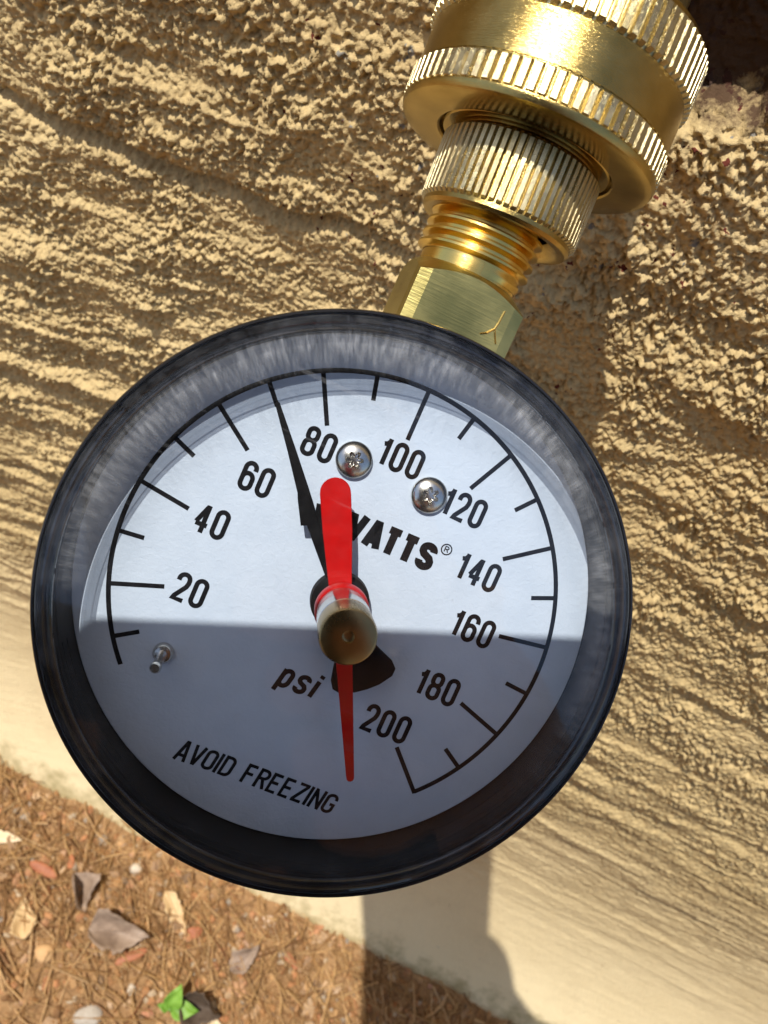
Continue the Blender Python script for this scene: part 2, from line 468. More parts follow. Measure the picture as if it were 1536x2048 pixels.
# case, lens
g = Geo()
g.lathe([(0, -17), (26.5, -17), (28.6, -16.2), (29.6, -14.5), (29.9, -9), (30.2, -3), (31.0, -.5), (31.6, 1.5), (31.78, 4), (31.8, 8.6), (31.74, 9.1), (31.6, 9.35), (31.42, 9.35), (31.3, 9.15), (31.25, 8.3), (31.2, 6.4),
         (30.75, 6.2), (30.75, -1.5), (0, -1.5)], 256)
case = g.build('case', M_CASE, gauge, True, 25)
g = Geo(); g.lathe([(30.74, 6.1), (30.5, 5.95), (30.5, 4.9), (30.36, 4.7), (30.22, .2), (30.15, -1.4), (30.74, -1.45)], 256, close=True)
g.build('inner_wall', M_WALLIN, case, True, 25)
for (a0, a1) in ((-150, -121), (-60, -24), (38, 62)):
    for rr, zz in ((30.50, 5.8), (30.34, 4.0), (30.28, 2.4)):
        g = Geo(); n = 24
        pts = [((rr-.02)*math.cos(math.radians(a0+(a1-a0)*i/n)), (rr-.02)*math.sin(math.radians(a0+(a1-a0)*i/n)), zz) for i in range(n+1)]
        g.tube(pts, .07, 6)
        g.build('mould_line', M_WALLIN, case, True)
g = Geo()
g.lathe([(0, 8.95), (31.15, 8.95)], 192); g.lathe([(0, 7.7), (31.15, 7.7)], 192)      # front and back face; the edge sits in the case groove
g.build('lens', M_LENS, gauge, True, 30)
g = Geo()
g.lathe([(29.56, 9.0), (29.60, 9.3), (29.72, 9.42), (29.86, 9.36), (29.92, 9.15), (30.05, 9.1), (30.15, 9.5), (30.4, 9.8), (30.65, 9.78), (30.8, 9.55), (30.84, 9.3), (30.95, 9.5), (31.1, 9.3), (31.18, 9.15), (31.18, 9.02), (30.6, 9.0), (29.8, 8.99)], 320, close=True)
g.build('lens_rim', M_RIM, gauge, True, 35)

# dial with print
g = Geo()
g.lathe([(0, 0), (29.95, 0), (30.05, -.1), (30.05, -.7), (0, -.7)], 192)
dial = g.build('dial', M_DIAL, gauge, True, 30)
RS, D10 = 26.0, 13.607
def ang(v): return math.radians(90-(v-100)/10*D10)
INK = .03
a0, a1 = ang(10)+math.radians(7.5), ang(200)
g = Geo(); n = 160
g.stroke([(RS*math.cos(a0+(a1-a0)*i/n), RS*math.sin(a0+(a1-a0)*i/n)) for i in range(n+1)], .54, INK)
g.build('scale_arc', M_INK, dial)
for v in range(10, 201, 10):
    a = ang(v); r0 = 19.85 if v % 20 == 0 else 23.0
    if v == 70: r0 = 23.0
    g = Geo(); g.stroke([(r0*math.cos(a), r0*math.sin(a)), ((RS+.2)*math.cos(a), (RS+.2)*math.sin(a))], .52, INK+.004)
    g.build('tick_mark', M_INK, dial)

def arc(cx, cy, rx, ry, d0, d1, n=14):
    return [(cx+rx*math.cos(math.radians(d0+(d1-d0)*i/n)), cy+ry*math.sin(math.radians(d0+(d1-d0)*i/n))) for i in range(n+1)]
def stad(x0, x1, y0, y1, ry):
    cx = (x0+x1)/2; rx = (x1-x0)/2
    return arc(cx, y1-ry, rx, ry, 0, 180)+arc(cx, y0+ry, rx, ry, 180, 360)
def glyph(ch):
    """centre-line strokes in a unit cell, [(points, closed)]"""
    q = .2
    if ch == '0' or ch == 'O': return [(stad(0, 1, 0, 1, q), True)]
    if ch == '1': return [([(.72, 0), (.72, 1.03)], False), ([(.72, .94), (.55, .82), (.22, .77)], False)]
    if ch == '2': return [([(0, .72)]+arc(.5, 1-q, .5, q, 180, 0)+[(1, .70), (.9, .55), (.12, .10), (.02, 0), (1.06, 0)], False)]
    if ch == '4': return [([(.72, -.06), (.72, 1.03)], False), ([(.66, .98), (.0, .30)], False), ([(-.02, .26), (1.12, .26)], False)]
    if ch == '6': return [(stad(0, 1, 0, .60, q), True), ([(0, .3), (0, 1-q)]+arc(.5, 1-q, .5, q, 180, 0)+[(1, .74)], False)]
    if ch == '8': return [(stad(0, 1, 0, .54, .18), True), (stad(.04, .96, .54, 1, .17), True)]
    if ch == 'W': return [([(-.06, 1.12), (.21, .02), (.27, .02), (.47, .9), (.53, .9), (.73, .02), (.79, .02), (1.06, 1.12)], False)]
    if ch == 'A': return [([(-.04, -.12), (.43, 1.0), (.57, 1.0), (1.04, -.12)], False), ([(.18, .22), (.82, .22)], False)]
    if ch == 'T': return [([(-.06, 1), (1.06, 1)], False), ([(.5, 1), (.5, -.12)], False)]
    if ch == 'S' or ch == 's':
        return [([(1, .76)]+arc(.5, .80, .5, .2, 10, 180, 12)+[(.02, .70), (.2, .58), (.8, .44), (.98, .30)]+arc(.5, .2, .5, .2, 0, -180, 12)+[(0, .26)], False)]
    if ch == 'p': return [([(0, -.42), (0, 1.05)], False), (stad(0, 1, 0, 1, .3), True)]
    if ch == 'i': return [([(.05, -.05), (.05, 1.05)], False), ([(.05, 1.25), (.05, 1.47)], False)]
    if ch == 'V': return [([(-.02, 1.06), (.44, 0), (.56, 0), (1.02, 1.06)], False)]
    if ch == 'I': return [([(0, -.08), (0, 1.08)], False)]
    if ch == 'D': return [([(0, 0), (0, 1), (.5, 1)]+arc(.5, .75, .5, .25, 90, 0)+[(1, .25)]+arc(.5, .25, .5, .25, 0, -90)+[(0, 0)], True)]
    if ch == 'F': return [([(0, -.06), (0, 1), (.95, 1)], False), ([(0, .52), (.85, .52)], False)]
    if ch == 'R': return [([(0, -.06), (0, 1), (.5, 1)]+arc(.5, .76, .5, .24, 90, -90)+[(0, .52)], False), ([(.5, .52), (1.02, -.06)], False)]
    if ch == 'E': return [([(.95, 0), (0, 0), (0, 1), (.95, 1)], False), ([(0, .52), (.85, .52)], False)]
    if ch == 'Z': return [([(0, 1), (1, 1), (1, .94), (.02, .06), (.02, 0), (1.04, 0)], False)]
    if ch == 'N': return [([(0, -.08), (0, 1.08)], False), ([(.02, 1.0), (.98, 0.0)], False), ([(1, -.08), (1, 1.08)], False)]
    if ch == 'G': return [([(1, .74)]+arc(.5, .8, .5, .2, 0, 180)+arc(.5, .2, .5, .2, 180, 360)+[(1, .46), (.55, .46)], False)]
    return []
def text(name, s, cx, base, h, w, gap, sw, slant=0, narrow='1Ii', parent=None, left=None, nw=.45):
    """one printed word or number centred on cx; h, w are the outer letter size"""
    adv = []
    for ch in s: adv.append((w*nw if ch in 'Ii' else w*.72 if ch == '1' else w*1.6 if ch == 'W' else w*.7 if ch == ' ' else w))
    tot = sum(adv)+gap*(len(s)-1)
    x = cx-tot/2 if left is None else left
    g = Geo(); k = 0
    for ch, ad in zip(s, adv):
        cw = (w*1.6 if ch == 'W' else w)-sw
        for pts, cl in glyph(ch):
            off = -.22*cw if ch == '1' else 0
            P = [(x+sw/2+off+px*cw+(py*(h-sw))*math.tan(math.radians(slant)), base+sw/2+py*(h-sw)) for px, py in pts]
            g.stroke(P, sw, INK+.002*(k % 4), cl); k += 1
        x += ad+gap
    return g.build(name, M_INK, parent or dial)
NUMS = {20: (-15.95, -5.75), 40: (-16.75, 2.5), 60: (-13.95, 8.9), 80: (-9.05, 15.3), 100: (0.15, 17.6), 120: (9.3, 15.25), 140: (14.05, 8.95), 160: (16.3, 2.45), 180: (15.3, -5.7), 200: (11.45, -12.1)}
for v, (x, y) in NUMS.items():
    text('numeral', str(v), x, y-1.75, 3.55, 1.72, .34, .54)
for ch, x in (('W', -2.1), ('A', .92), ('T', 3.1), ('T', 5.25), ('S', 7.55)):
    text('brand_letter', ch, x, 6.65, 3.4, 2.2, 0, .90)
g = Geo()
g.stroke(arc(0, 0, .62, .62, 0, 360, 28)[:-1], .15, INK, True)
for pts in ([(-.2, -.32), (-.2, .34), (.05, .34), (.2, .26), (.24, .14), (.16, .04), (-.2, 0)], [(.02, .02), (.25, -.32)]):
    g.stroke(pts, .13, INK+.003)
o = g.build('registered_mark', M_INK, dial); o.location = (9.45*MM, 10.0*MM, 0)
g = None
text('unit_lettering', 'psi', -.45, -12.55, 2.5, 1.62, .42, .56, 12)
text('warning_lettering', 'AVOID FREEZING', -.35, -25.0, 2.6, 1.45, .16, .39, 9, nw=.30)

# screws and stop pin
def screw(x, y, rot):
    g = Geo(); seg = 60; rows = []
    prof = [0, .25, .45, .6, .75, .9, 1.05, 1.3, 1.6, 1.85, 2.02, 2.1]
    def hz(r): return .25+1.05*math.sqrt(max(0, 1-(r/2.22)**2))
    for k, r in enumerate(prof):
        row = []
        for i in range(seg):
            a = 2*math.pi*i/seg
            star = .72+.22*math.cos(6*a)
            z = hz(r)-(.62 if r < star-.08 else .62*max(0, 1-(r-star+.08)/.12))
            row.append((r*math.cos(a), r*math.sin(a), z))
        rows.append(row)
    rows.append([(2.1*math.cos(2*math.pi*i/seg), 2.1*math.sin(2*math.pi*i/seg), .0) for i in range(seg)])
    b = 0
    for row in rows: g.v += row
    for k in range(len(rows)-1):
        for i in range(seg):
            j = (i+1) % seg
            g.f.append((k*seg+i, k*seg+j, (k+1)*seg+j, (k+1)*seg+i))
    o = g.build('screw', M_STEEL, gauge, True, 40)
    o.location = (x*MM, y*MM, .06*MM); o.rotation_euler = (0, 0, rot)
screw(-4.78, 15.35, .3); screw(4.85, 15.05, .9)
g = Geo()
g.lathe([(0, 6.0), (.45, 6.0), (.62, 5.75), (.64, 5.3), (.52, 5.1), (.52, .9), (.9, .85), (1.15, .55), (1.2, 0), (0, 0)], 40)
o = g.build('stop_pin', M_STEEL, gauge, True, 40); o.location = (-16.0*MM, -13.6*MM, .05*MM)

# black pointer (70 on the scale)
pa = ang(70.3)
def along(r, w, a=pa): return (r*math.cos(a)-w*math.sin(a), r*math.sin(a)+w*math.cos(a))
ptr = empty('pointer'); ptr.parent = gauge
g = Geo()
g.prism([along(*p) for p in ((1.5, -.6), (9, -.5), (10.5, -.45), (13.3, -.5), (18, -.42), (23.3, -.26), (23.6, 0), (23.3, .26), (18, .52), (13.3, .85), (12.6, 1.05), (9.7, 1.6), (9.5, .95), (1.5, .6))], 2.4, 2.85, .06)
g.build('needle', M_PTR, ptr)
g = Geo()
g.prism([along(*p) for p in ((6.5, -2.6), (10.6, -2.6), (11.6, -.85), (10.6, -.35), (6.5, -.35))], 2.86, 3.9, .1)
g.build('drive_tab', M_PTR, ptr)
g = Geo()
g.lathe([(0, 3.2), (3.0, 3.2), (3.3, 3.0), (3.4, 2.2), (3.4, 1.6), (0, 1.6)], 64)
g.build('hub', M_PTR, ptr, True, 40)
g = Geo()
tail = [(1.6, 1.2), (6.2, 2.5), (8.5, 3.7), (9.5, 3.8), (10.2, 3.2), (10.7, 1.5), (10.8, 0), (10.7, -1.5), (10.2, -3.2), (9.5, -3.8), (8.5, -3.7), (6.2, -2.5), (1.6, -1.2)]
ta = pa+math.radians(180)
g.prism([along(r, w, ta) for r, w in tail], 2.3, 2.75, .08)
g.build('counterweight', M_PTR, ptr)

# red hand, pointing down
red = empty('red_hand'); red.parent = gauge
ra = math.radians(-63.7)
g = Geo()
poly = [along(*p, ra) for p in ((-1.5, 1.35), (1.5, 1.05), (10, .78), (19.4, .46))] + [along(20.05+.44*math.cos(t)-.4, -.44*math.sin(t), ra) for t in (-1.2, -.6, 0, .6, 1.2)] + [along(*p, ra) for p in ((19.4, -.46), (10, -.78), (1.5, -1.05), (-1.5, -1.35))]
g.prism(poly, 5.3, 5.65, .06)
g.build('hand_blade', M_RED, red)
g = Geo()
poly = [along(*p, ra) for p in ((1.0, 1.15), (-3.0, 1.28), (-8.5, 1.6), (-12.7, 1.68))] + [along(-12.75-1.68*math.cos(t), -1.68*math.sin(t), ra) for t in [-1.25+.25*i for i in range(11)]] + [along(*p, ra) for p in ((-12.7, -1.68), (-8.5, -1.6), (-3.0, -1.28), (1.0, -1.15))]
g.prism(poly, 5.32, 5.72, .07)
g.build('hand_tail', M_RED, red)
g = Geo(); g.lathe([(0, 7.5), (2.85, 7.5), (3.0, 7.3), (3.0, 6.0), (2.3, 5.6), (2.3, 5.1), (0, 5.1)], 64)
g.build('hub', M_RED, red, True, 40)

# reset knob through the lens
kn = empty('reset_knob'); kn.parent = gauge
g = Geo(); g.lathe([(0, 7.52), (2.6, 7.52), (2.8, 7.7), (2.8, 9.9), (2.86, 10.3), (2.86, 12.9), (2.6, 13.1), (0, 13.1)], 80)
g.build('bushing', M_CHROME, kn, True, 30)
g = Geo(); g.lathe([(0, 13.12), (2.7, 13.12), (2.86, 13.25), (2.9, 16.5), (2.78, 16.85), (2.6, 16.95), (.62, 16.95), (.55, 16.6), (.25, 16.5), (0, 16.55)], 96)
g.build('knob_cap', M_BRASS_D, kn, True, 30)

# ------------------------------------------------------------------ brass stem of the gauge
stem_axis = Vector((0, 1, .042)).normalized()
def frame_y(axis, org):
    y = axis.normalized(); x = Vector((1, 0, 0)); x = (x-y*x.dot(y)).normalized(); z = x.cross(y)
    m = Matrix((( x.x, y.x, z.x, org[0]), (x.y, y.y, z.y, org[1]), (x.z, y.z, z.z, org[2]), (0, 0, 0, 1)))
    return m
S0 = frame_y(stem_axis, (-.3, 0, -9.75)) @ Matrix.Rotation(math.radians(5), 4, 'Y')
stem = empty('stem'); stem.parent = gauge
# square body with a turned chamfer at the top
g = Geo(); q = 6.95
def sqr(y, e, c):
    return [(-e+c, y, -e), (e-c, y, -e), (e, y, -e+c), (e, y, e-c), (e-c, y, e), (-e+c, y, e), (-e, y, e-c), (-e, y, -e+c)]
rows = [sqr(24, q, .35), sqr(38.9, q, .35)]
seg = 48
def sqcirc(y, rad):   # the square clipped by a cone
    out = []
    for i in range(seg):
        a = 2*math.pi*i/seg
        m = q/max(abs(math.cos(a)), abs(math.sin(a)))
        out.append((min(m, rad)*math.sin(a), y, min(m, rad)*math.cos(a)))
    return out
R0 = [[(min(q/max(abs(math.cos(2*math.pi*i/seg)), abs(math.sin(2*math.pi*i/seg))), 9.5)*math.sin(2*math.pi*i/seg), y, min(q/max(abs(math.cos(2*math.pi*i/seg)), abs(math.sin(2*math.pi*i/seg))), 9.5)*math.cos(2*math.pi*i/seg)) for i in range(seg)] for y in (24,)]
rr = []
for i in range(seg):
    a = 2*math.pi*i/seg
    m = min(q/max(abs(math.cos(a)), abs(math.sin(a))), 9.5)
    rr.append(m)
prof = []
for k, (yy, cone) in enumerate(((24, 99), (0, 99), (40.0, 7.9), (41.2, 6.7))):
    row = []
    for i in range(seg):
        a = 2*math.pi*i/seg
        m = rr[i]
        if k == 1: y = 41.0-(m-6.5)*.62-.55; r_ = m
        else: y = yy; r_ = min(m, cone)
        if k == 2: y = max(40.45, 0); r_ = min(m, 6.7)
        if k == 3: r_ = 6.0; y = 40.9
        row.append((r_*math.sin(a), y, r_*math.cos(a)))
    prof.append(row)
for row in prof: g.v += row
for k in range(3):
    for i in range(seg):
        j = (i+1) % seg
        g.f.append((k*seg+i, k*seg+j, (k+1)*seg+j, (k+1)*seg+i))
g.f.append(tuple(range(3*seg, 4*seg))); g.f.append(tuple(reversed(range(seg))))
sq = g.xform(S0).build('square_body', M_BRASS_SQ, stem, False)
# scribed mark shaped like a Y on the square's front
g = Geo()
for pts in ([(4.3, 38.3, 6.99), (4.2, 36.8, 6.99), (4.05, 36.0, 6.99)], [(4.05, 36.0, 6.99), (3.4, 35.2, 6.99), (2.7, 34.8, 6.99)], [(4.05, 36.0, 6.99), (4.6, 35.0, 6.99), (4.9, 34.5, 6.99)]):
    g.tube(pts, .11, 5)
g.xform(S0).build('scribed_mark', M_BRASS_Y, sq)
# male thread, a real helix
def thread(r_root, r_top, y0, y1, pitch, seg=72):
    g = Geo(); turns = (y1-y0)/pitch; N = int(turns*seg)
    prof = [(r_root, 0), (r_root, .12), (r_top, .40), (r_top, .60), (r_root, .88), (r_root, 1.0)]
    for i in range(N+1):
        a = 2*math.pi*i/seg; y = y0+pitch*i/seg
        fade = min(1, i/(seg*.6), (N-i)/(seg*.4)+.15)
        for r, h in prof:
            rr_ = r_root+(r-r_root)*fade
            g.v.append((rr_*math.sin(a), y+h*pitch, rr_*math.cos(a)))
    m = len(prof)
    for i in range(N):
        for k in range(m-1):
            g.f.append((i*m+k, (i+1)*m+k, (i+1)*m+k+1, i*m+k+1))
    g.lathe([(r_root-.05, y0-1), (r_root-.05, y1+3)], seg, 'y')
    return g
thread(6.25, 7.1, 40.9, 47.6, 1.41).xform(S0).build('thread', M_BRASS_Y, stem, True, 30)

# knurled swivel coupling
def knurl(R, y0, y1, count, depth, flat=.62, bev=.45, phase=0):
    g = Geo(); rows = []
    ys = [(y0, 0), (y0+bev, 1), (y1-bev, 1), (y1, 0)]
    for y, k in ys:
        row = []
        for i in range(count):
            jit = 1+.0*rng.random()
            for u, top in ((0, 0), (.5*(1-flat)-.06, 0), (.5*(1-flat)+.06, 1), (.5*(1+flat)-.02, 1)):
                a = 2*math.pi*(i+u)/count+phase
                r = R-depth+(depth if (top and k) else 0) - (.12 if not k else 0)
                row.append((r*math.sin(a), y, r*math.cos(a)))
        rows.append(row)
    n = len(rows[0])
    for row in rows: g.v += row
    for k in range(len(rows)-1):
        for i in range(n):
            j = (i+1) % n
            g.f.append((k*n+i, k*n+j, (k+1)*n+j, (k+1)*n+i))
    return g
caxis = Vector((-.041, 1, .042)).normalized()
C0 = frame_y(caxis, (2.55, 0, -9.75))
cpl = empty('swivel_coupling'); cpl.parent = gauge
g = Geo()
g.lathe([(6.6, 48.6), (7.6, 47.4), (8.2, 47.1), (9.1, 47.1), (9.45, 47.5), (9.45, 55.9), (9.2, 56.3), (8.8, 56.6), (8.8, 59), (6.6, 59), (6.6, 48.6)], 128, 'y')
g.xform(C0).build('coupling_body', M_BRASS, cpl, True, 30)
knurl(9.95, 47.9, 56.2, 68, .52).xform(C0).build('knurled_grip', M_BRASS_K, cpl)

# ------------------------------------------------------------------ vacuum breaker between faucet and gauge
vb = empty('vacuum_breaker', G @ Matrix.Diagonal((1, 1, 1, 1)))
tag(vb, 'thick brass hose fitting with two knurled bands screwed to the faucet', 'hose fitting')
g = Geo()
g.lathe([(8.6, 57.4), (9.2, 56.9), (10.5, 56.8), (10.7, 57.0), (10.75, 57.8), (10.95, 57.8), (11.0, 56.75), (11.2, 56.55), (15.0, 56.55), (15.7, 56.8), (15.95, 57.3), (15.95, 57.6), (15.55, 57.7), (15.5, 61.0), (15.62, 61.05), (15.62, 66.2), (15.5, 66.3), (15.5, 71.6), (15.2, 72.6), (14.4, 73.0), (11.4, 73.0), (11.4, 70)], 160, 'y')
g.xform(C0).build('body', M_BRASS, vb, True, 30)
knurl(16.05, 57.35, 61.0, 80, .55).xform(C0).build('knurled_grip', M_BRASS_K, vb)
knurl(16.15, 66.25, 71.9, 80, .55, phase=.02).xform(C0).build('knurled_grip', M_BRASS_K, vb)

# ------------------------------------------------------------------ hose faucet
fa = empty('hose_faucet', G)
tag(fa, 'weathered brass faucet spout coming out of a hole in the wall', 'faucet')
Gi = G.inverted()
def g2w(p): return G @ (Vector(p)*MM)
p0 = C0 @ Vector((0, 69, 0)); p1 = C0 @ Vector((0, 80, 0)); p2 = C0 @ Vector((0, 86, 0))
w2 = g2w(p2)
p3 = (Gi @ Vector((w2.x+.002, w2.y+.012, w2.z+.006)))/MM
p4 = (Gi @ Vector((w2.x+.004, w2.y+.035, w2.z+.006)))/MM
pts = []
ctrl = [Vector(p0), Vector(p1), Vector(p2), Vector(p3), Vector(p4)]
for k in range(len(ctrl)-1):
    for t in (0, .25, .5, .75):
        a = ctrl[max(k-1, 0)]; b = ctrl[k]; c = ctrl[k+1]; d = ctrl[min(k+2, 4)]
        pts.append(.5*((2*b)+(c-a)*t+(2*a-5*b+4*c-d)*t*t+(3*b-a-3*c+d)*t**3))
pts.append(ctrl[-1])
g = Geo(); g.tube(pts, 11.3, 40)
g.build('spout', M_BRONZE, fa, True, 40)

# ------------------------------------------------------------------ ground
def island_mat(name, stops, rough=.8, bsc=1500, bd=5e-5, trans=0):
    m, nt, b = new_mat(name)
    ge = nd(nt, 'ShaderNodeNewGeometry')
    c = ramp(nt, ge.outputs['Random Per Island'], stops)
    v = coords(nt)
    c = mixc(nt, .35, c, ramp(nt, noise(nt, v, 500, 4), [(.3, (.08, .045, .02)), (.7, (.55, .40, .24))]), 'OVERLAY')
    nt.links.new(c, b.inputs['Base Color']); b.inputs['Roughness'].default_value = rough
    b.inputs['Specular IOR Level'].default_value = .3
    bump(nt, b, noise(nt, v, bsc, 3), 1.0, bd)
    return m
def soil_mat():
    m, nt, b = new_mat('clay soil')
    v = coords(nt)
    c = ramp(nt, noise(nt, v, 22, 6, .65), [(.28, (.12, .062, .030)), (.5, (.29, .165, .075)), (.72, (.42, .26, .125))])
    c = mixc(nt, .5, c, ramp(nt, noise(nt, v, 260, 5, .7), [(.3, (.10, .055, .025)), (.55, (.34, .20, .09)), (.8, (.56, .40, .22))]))
    nt.links.new(c, b.inputs['Base Color']); b.inputs['Roughness'].default_value = .95; b.inputs['Specular IOR Level'].default_value = .2
    bump(nt, b, noise(nt, v, 700, 5, .7), 1.0, 6e-4)
    return m
def soil_h(X, Y):
    h = 3*fbm(X/60, Y/60, 201, 3) + 2.2*fbm(X/14, Y/14, 203, 4) + 1.0*fbm(X/3.4, Y/3.4, 207, 3)
    h += 10*np.exp(-(((X-70)/19)**2+((Y+94)/13)**2))
    return h+87
def ground():
    xs = axis_steps([(-200000, 30000), (-3000, 600), (-500, 20), (-200, 1.4), (260, 1.4), (560, 20), (3000, 600), (200000, 30000)])
    ys = axis_steps([(-200000, 30000), (-3000, 600), (-500, 20), (-170, 1.4), (-10, 1.4), (60, 20), (3000, 600), (200000, 30000)])
    X, Y = np.meshgrid(xs, ys)
    k = sstep(-500, -200, X)*(1-sstep(260, 560, X))*sstep(-500, -170, Y)*(1-sstep(-10, 60, Y))
    Z = 87+(soil_h(X, Y)-87)*k
    o = grid_obj('ground', X, Y, Z, soil_mat()); tag(o, kind='structure')
ground()
_gx, _gy = np.meshgrid(np.arange(-260, 320, 1.4), np.arange(-230, 20, 1.4))
_gz = soil_h(_gx, _gy)
def sz(x, y):
    j = min(max(int((x+260)/1.4), 0), _gz.shape[1]-1); i = min(max(int((y+230)/1.4), 0), _gz.shape[0]-1)
    return float(_gz[i, j])

# loose crumbs of soil, bark and grit: beyond counting
def crumbs(n, name, mat, lo, hi, flat, seed):
    r = random.Random(seed); g = Geo()
    for _ in range(n):
        x = r.uniform(-160, 220); y = -36-abs(r.triangular(0, 130, 16)); s_ = .95*(lo+(hi-lo)*r.random()**3)
        z = sz(x, y)+s_*.25
        R_ = Matrix.Rotation(r.uniform(0, 6.3), 3, 'Z') @ Matrix.Rotation(r.uniform(-.6, .6), 3, 'X')
        pts = [Vector((1, 0, 0)), Vector((.3, .8, .1)), Vector((-.8, .5, 0)), Vector((-.7, -.6, .1)), Vector((.4, -.8, 0)), Vector((.1, .1, .9)), Vector((0, 0, -.6))]
        pts = [R_ @ Vector((p.x*s_*r.uniform(.7, 1.3), p.y*s_*r.uniform(.5, 1.1), p.z*s_*flat*r.uniform(.6, 1.2))) + Vector((x, y, z)) for p in pts]
        g.add(pts, [(i, (i+1) % 5, 5) for i in range(5)]+[((i+1) % 5, i, 6) for i in range(5)])
    o = g.build(name, mat); tag(o, kind='stuff'); return o
o = crumbs(6500, 'soil_crumbs', island_mat('soil crumbs', [(0, (.16, .085, .035)), (.35, (.34, .19, .08)), (.6, (.48, .31, .15)), (.8, (.40, .19, .085)), (.93, (.52, .43, .30)), (1, (.30, .27, .23))]), .6, 3.2, .7, 5)
tag(o, 'loose brown soil crumbs and grit along the foot of the wall', 'soil')
o = crumbs(260, 'bark_litter', island_mat('bark bits', [(0, (.15, .10, .06)), (.4, (.36, .24, .14)), (.7, (.50, .36, .22)), (.9, (.42, .16, .07)), (1, (.55, .47, .36))]), 2.0, 5.5, .2, 6)
tag(o, 'scattered flakes of brown bark and leaf on the soil', 'bark litter')

def straw(n, seed):
    r = random.Random(seed); g = Geo()
    for _ in range(n):
        x = r.uniform(-160, 220); y = -36-abs(r.triangular(0, 130, 20)); L = r.choice((5, 8, 14, 24, 36))*r.uniform(.7, 1.3); a = r.uniform(0, 6.3) if r.random() < .6 else r.gauss(2.4, .5)
        w = .25+1.1*r.random()**2.5; cv = r.uniform(-.5, .5); lift = r.uniform(.4, 3.0); tl = r.gauss(0, .12)
        P = []
        for i in range(4):
            t = i/3-.5; aa = a+cv*t
            px = x+L*t*math.cos(aa); py = min(y+L*t*math.sin(aa), -34)
            P.append(Vector((px, py, sz(px, py)+lift+L*t*tl)))
        g.tube(P, [w*.5, w*.5, w*.45, w*.25], 3, False)
    o = g.build('dry_grass', island_mat('dry straw', [(0, (.20, .11, .05)), (.3, (.38, .23, .10)), (.6, (.52, .35, .16)), (.9, (.66, .50, .27)), (1, (.22, .09, .04))], .6))
    tag(o, 'dry straw and pine needles strewn over the soil', 'straw', kind='stuff')
straw(3200, 8)

# single leaves, chips, stones: one object each
def leaf_mat(name, c1, c2, rough=.6):
    m, nt, b = new_mat(name); v = coords(nt)
    nt.links.new(ramp(nt, noise(nt, v, 160, 6, .65), [(.3, c1), (.7, c2)]), b.inputs['Base Color'])
    b.inputs['Roughness'].default_value = rough; b.inputs['Specular IOR Level'].default_value = .35
    bump(nt, b, noise(nt, coords(nt, (1, 3, 1)), 900, 3), 1.0, 1e-4); return m
ML_GREY = leaf_mat('grey dead leaf', (.17, .115, .08), (.34, .25, .18))
ML_TAN = leaf_mat('tan dead leaf', (.48, .32, .15), (.66, .48, .26))
ML_PALE = leaf_mat('pale dead leaf', (.60, .46, .27), (.74, .60, .40))
ML_DARK = leaf_mat('dark dead leaf', (.055, .036, .024), (.12, .085, .058))
ML_RUST = leaf_mat('rust bark', (.24, .07, .03), (.44, .18, .085))
ML_GREEN = leaf_mat('green leaf', (.10, .22, .02), (.20, .36, .05), .5)
ML_GREENV = leaf_mat('green stem', (.16, .30, .06), (.22, .38, .10), .45)
MS_TAN = leaf_mat('tan pebble', (.48, .28, .12), (.58, .37, .18), .8)
MS_GREY = leaf_mat('grey stone', (.32, .27, .21), (.48, .43, .36), .8)
MS_WHITE = leaf_mat('white pebble', (.44, .36, .26), (.60, .52, .41), .8)
def blade(L, W, curl, bend, seed, ni=18, nj=10, fold=0.0, ragged=.0, twist=0.0):
    r = random.Random(seed); g = Geo(); ph = r.uniform(0, 6); jag = [[r.uniform(-1, 1) for _ in range(ni+1)] for _ in range(2)]
    for i in range(ni+1):
        t = i/ni
        w0 = W*.5*max(.015, (math.sin(math.pi*t**.75))**.9*(1.15-.5*t))
        for j in range(nj+1):
            u = j/nj*2-1
            w = w0*(1+ragged*(jag[0 if u < 0 else 1][i]*.45+.35*math.sin(7*t+ph+(2 if u < 0 else 0)))*abs(u)**2)
            y = u*w; z = fold*abs(u)*w + curl*w*abs(u)**2.2*(1+.5*math.sin(4*t+ph)) + .04*W*math.sin(9*t+4*u+ph)
            a = twist*(t-.5); y, z = y*math.cos(a)-z*math.sin(a), y*math.sin(a)+z*math.cos(a)
            g.v.append(((t-.5)*L, y, z + bend*L*(t-.5)**2*2))
    for i in range(ni):
        for j in range(nj):
            a = i*(nj+1)+j; g.f.append((a, a+1, a+nj+2, a+nj+1))
    return g
def thick(o, t):
    m = o.modifiers.new('thickness', 'SOLIDIFY'); m.thickness = t*MM; m.offset = 0
def leaf(name, label, x, y, L, W, rot, curl, bend, mat, seed, tilt=(0, 0), dz=2.2, cat='leaf', fold=0.0):
    L *= .95; W *= .95; dz *= .95
    o = empty(name, loc=(x*MM, y*MM, (sz(x, y)+dz)*MM)); o.rotation_euler = (tilt[0], tilt[1], rot)
    tag(o, label, cat)
    b = blade(L, W, curl, bend, seed, fold=fold, ragged=.35, twist=.7).build('blade', mat, o, True); thick(b, .35)
    g = Geo(); g.tube([(-L*.5, 0, bend*L*.5), (-L*.2, 0, bend*L*.08+.25), (L*.2, 0, bend*L*.08+.25), (L*.48, 0, bend*L*.46)], [.5, .42, .32, .15], 6)
    g.build('midrib', mat, o, True)
    return o
leaf('dead_leaf', 'large curled grey brown dead leaf lying on the soil', -21.4, -83.7, 30, 19, .3, .7, .28, ML_GREY, 1, (.25, -.1), 4, fold=.25)
leaf('dead_leaf', 'small folded grey brown leaf beside a rust red bark chip', -48.5, -77.1, 20, 13, -.7, 1.0, .15, ML_GREY, 2, (-.3, .2), 3, fold=.4)
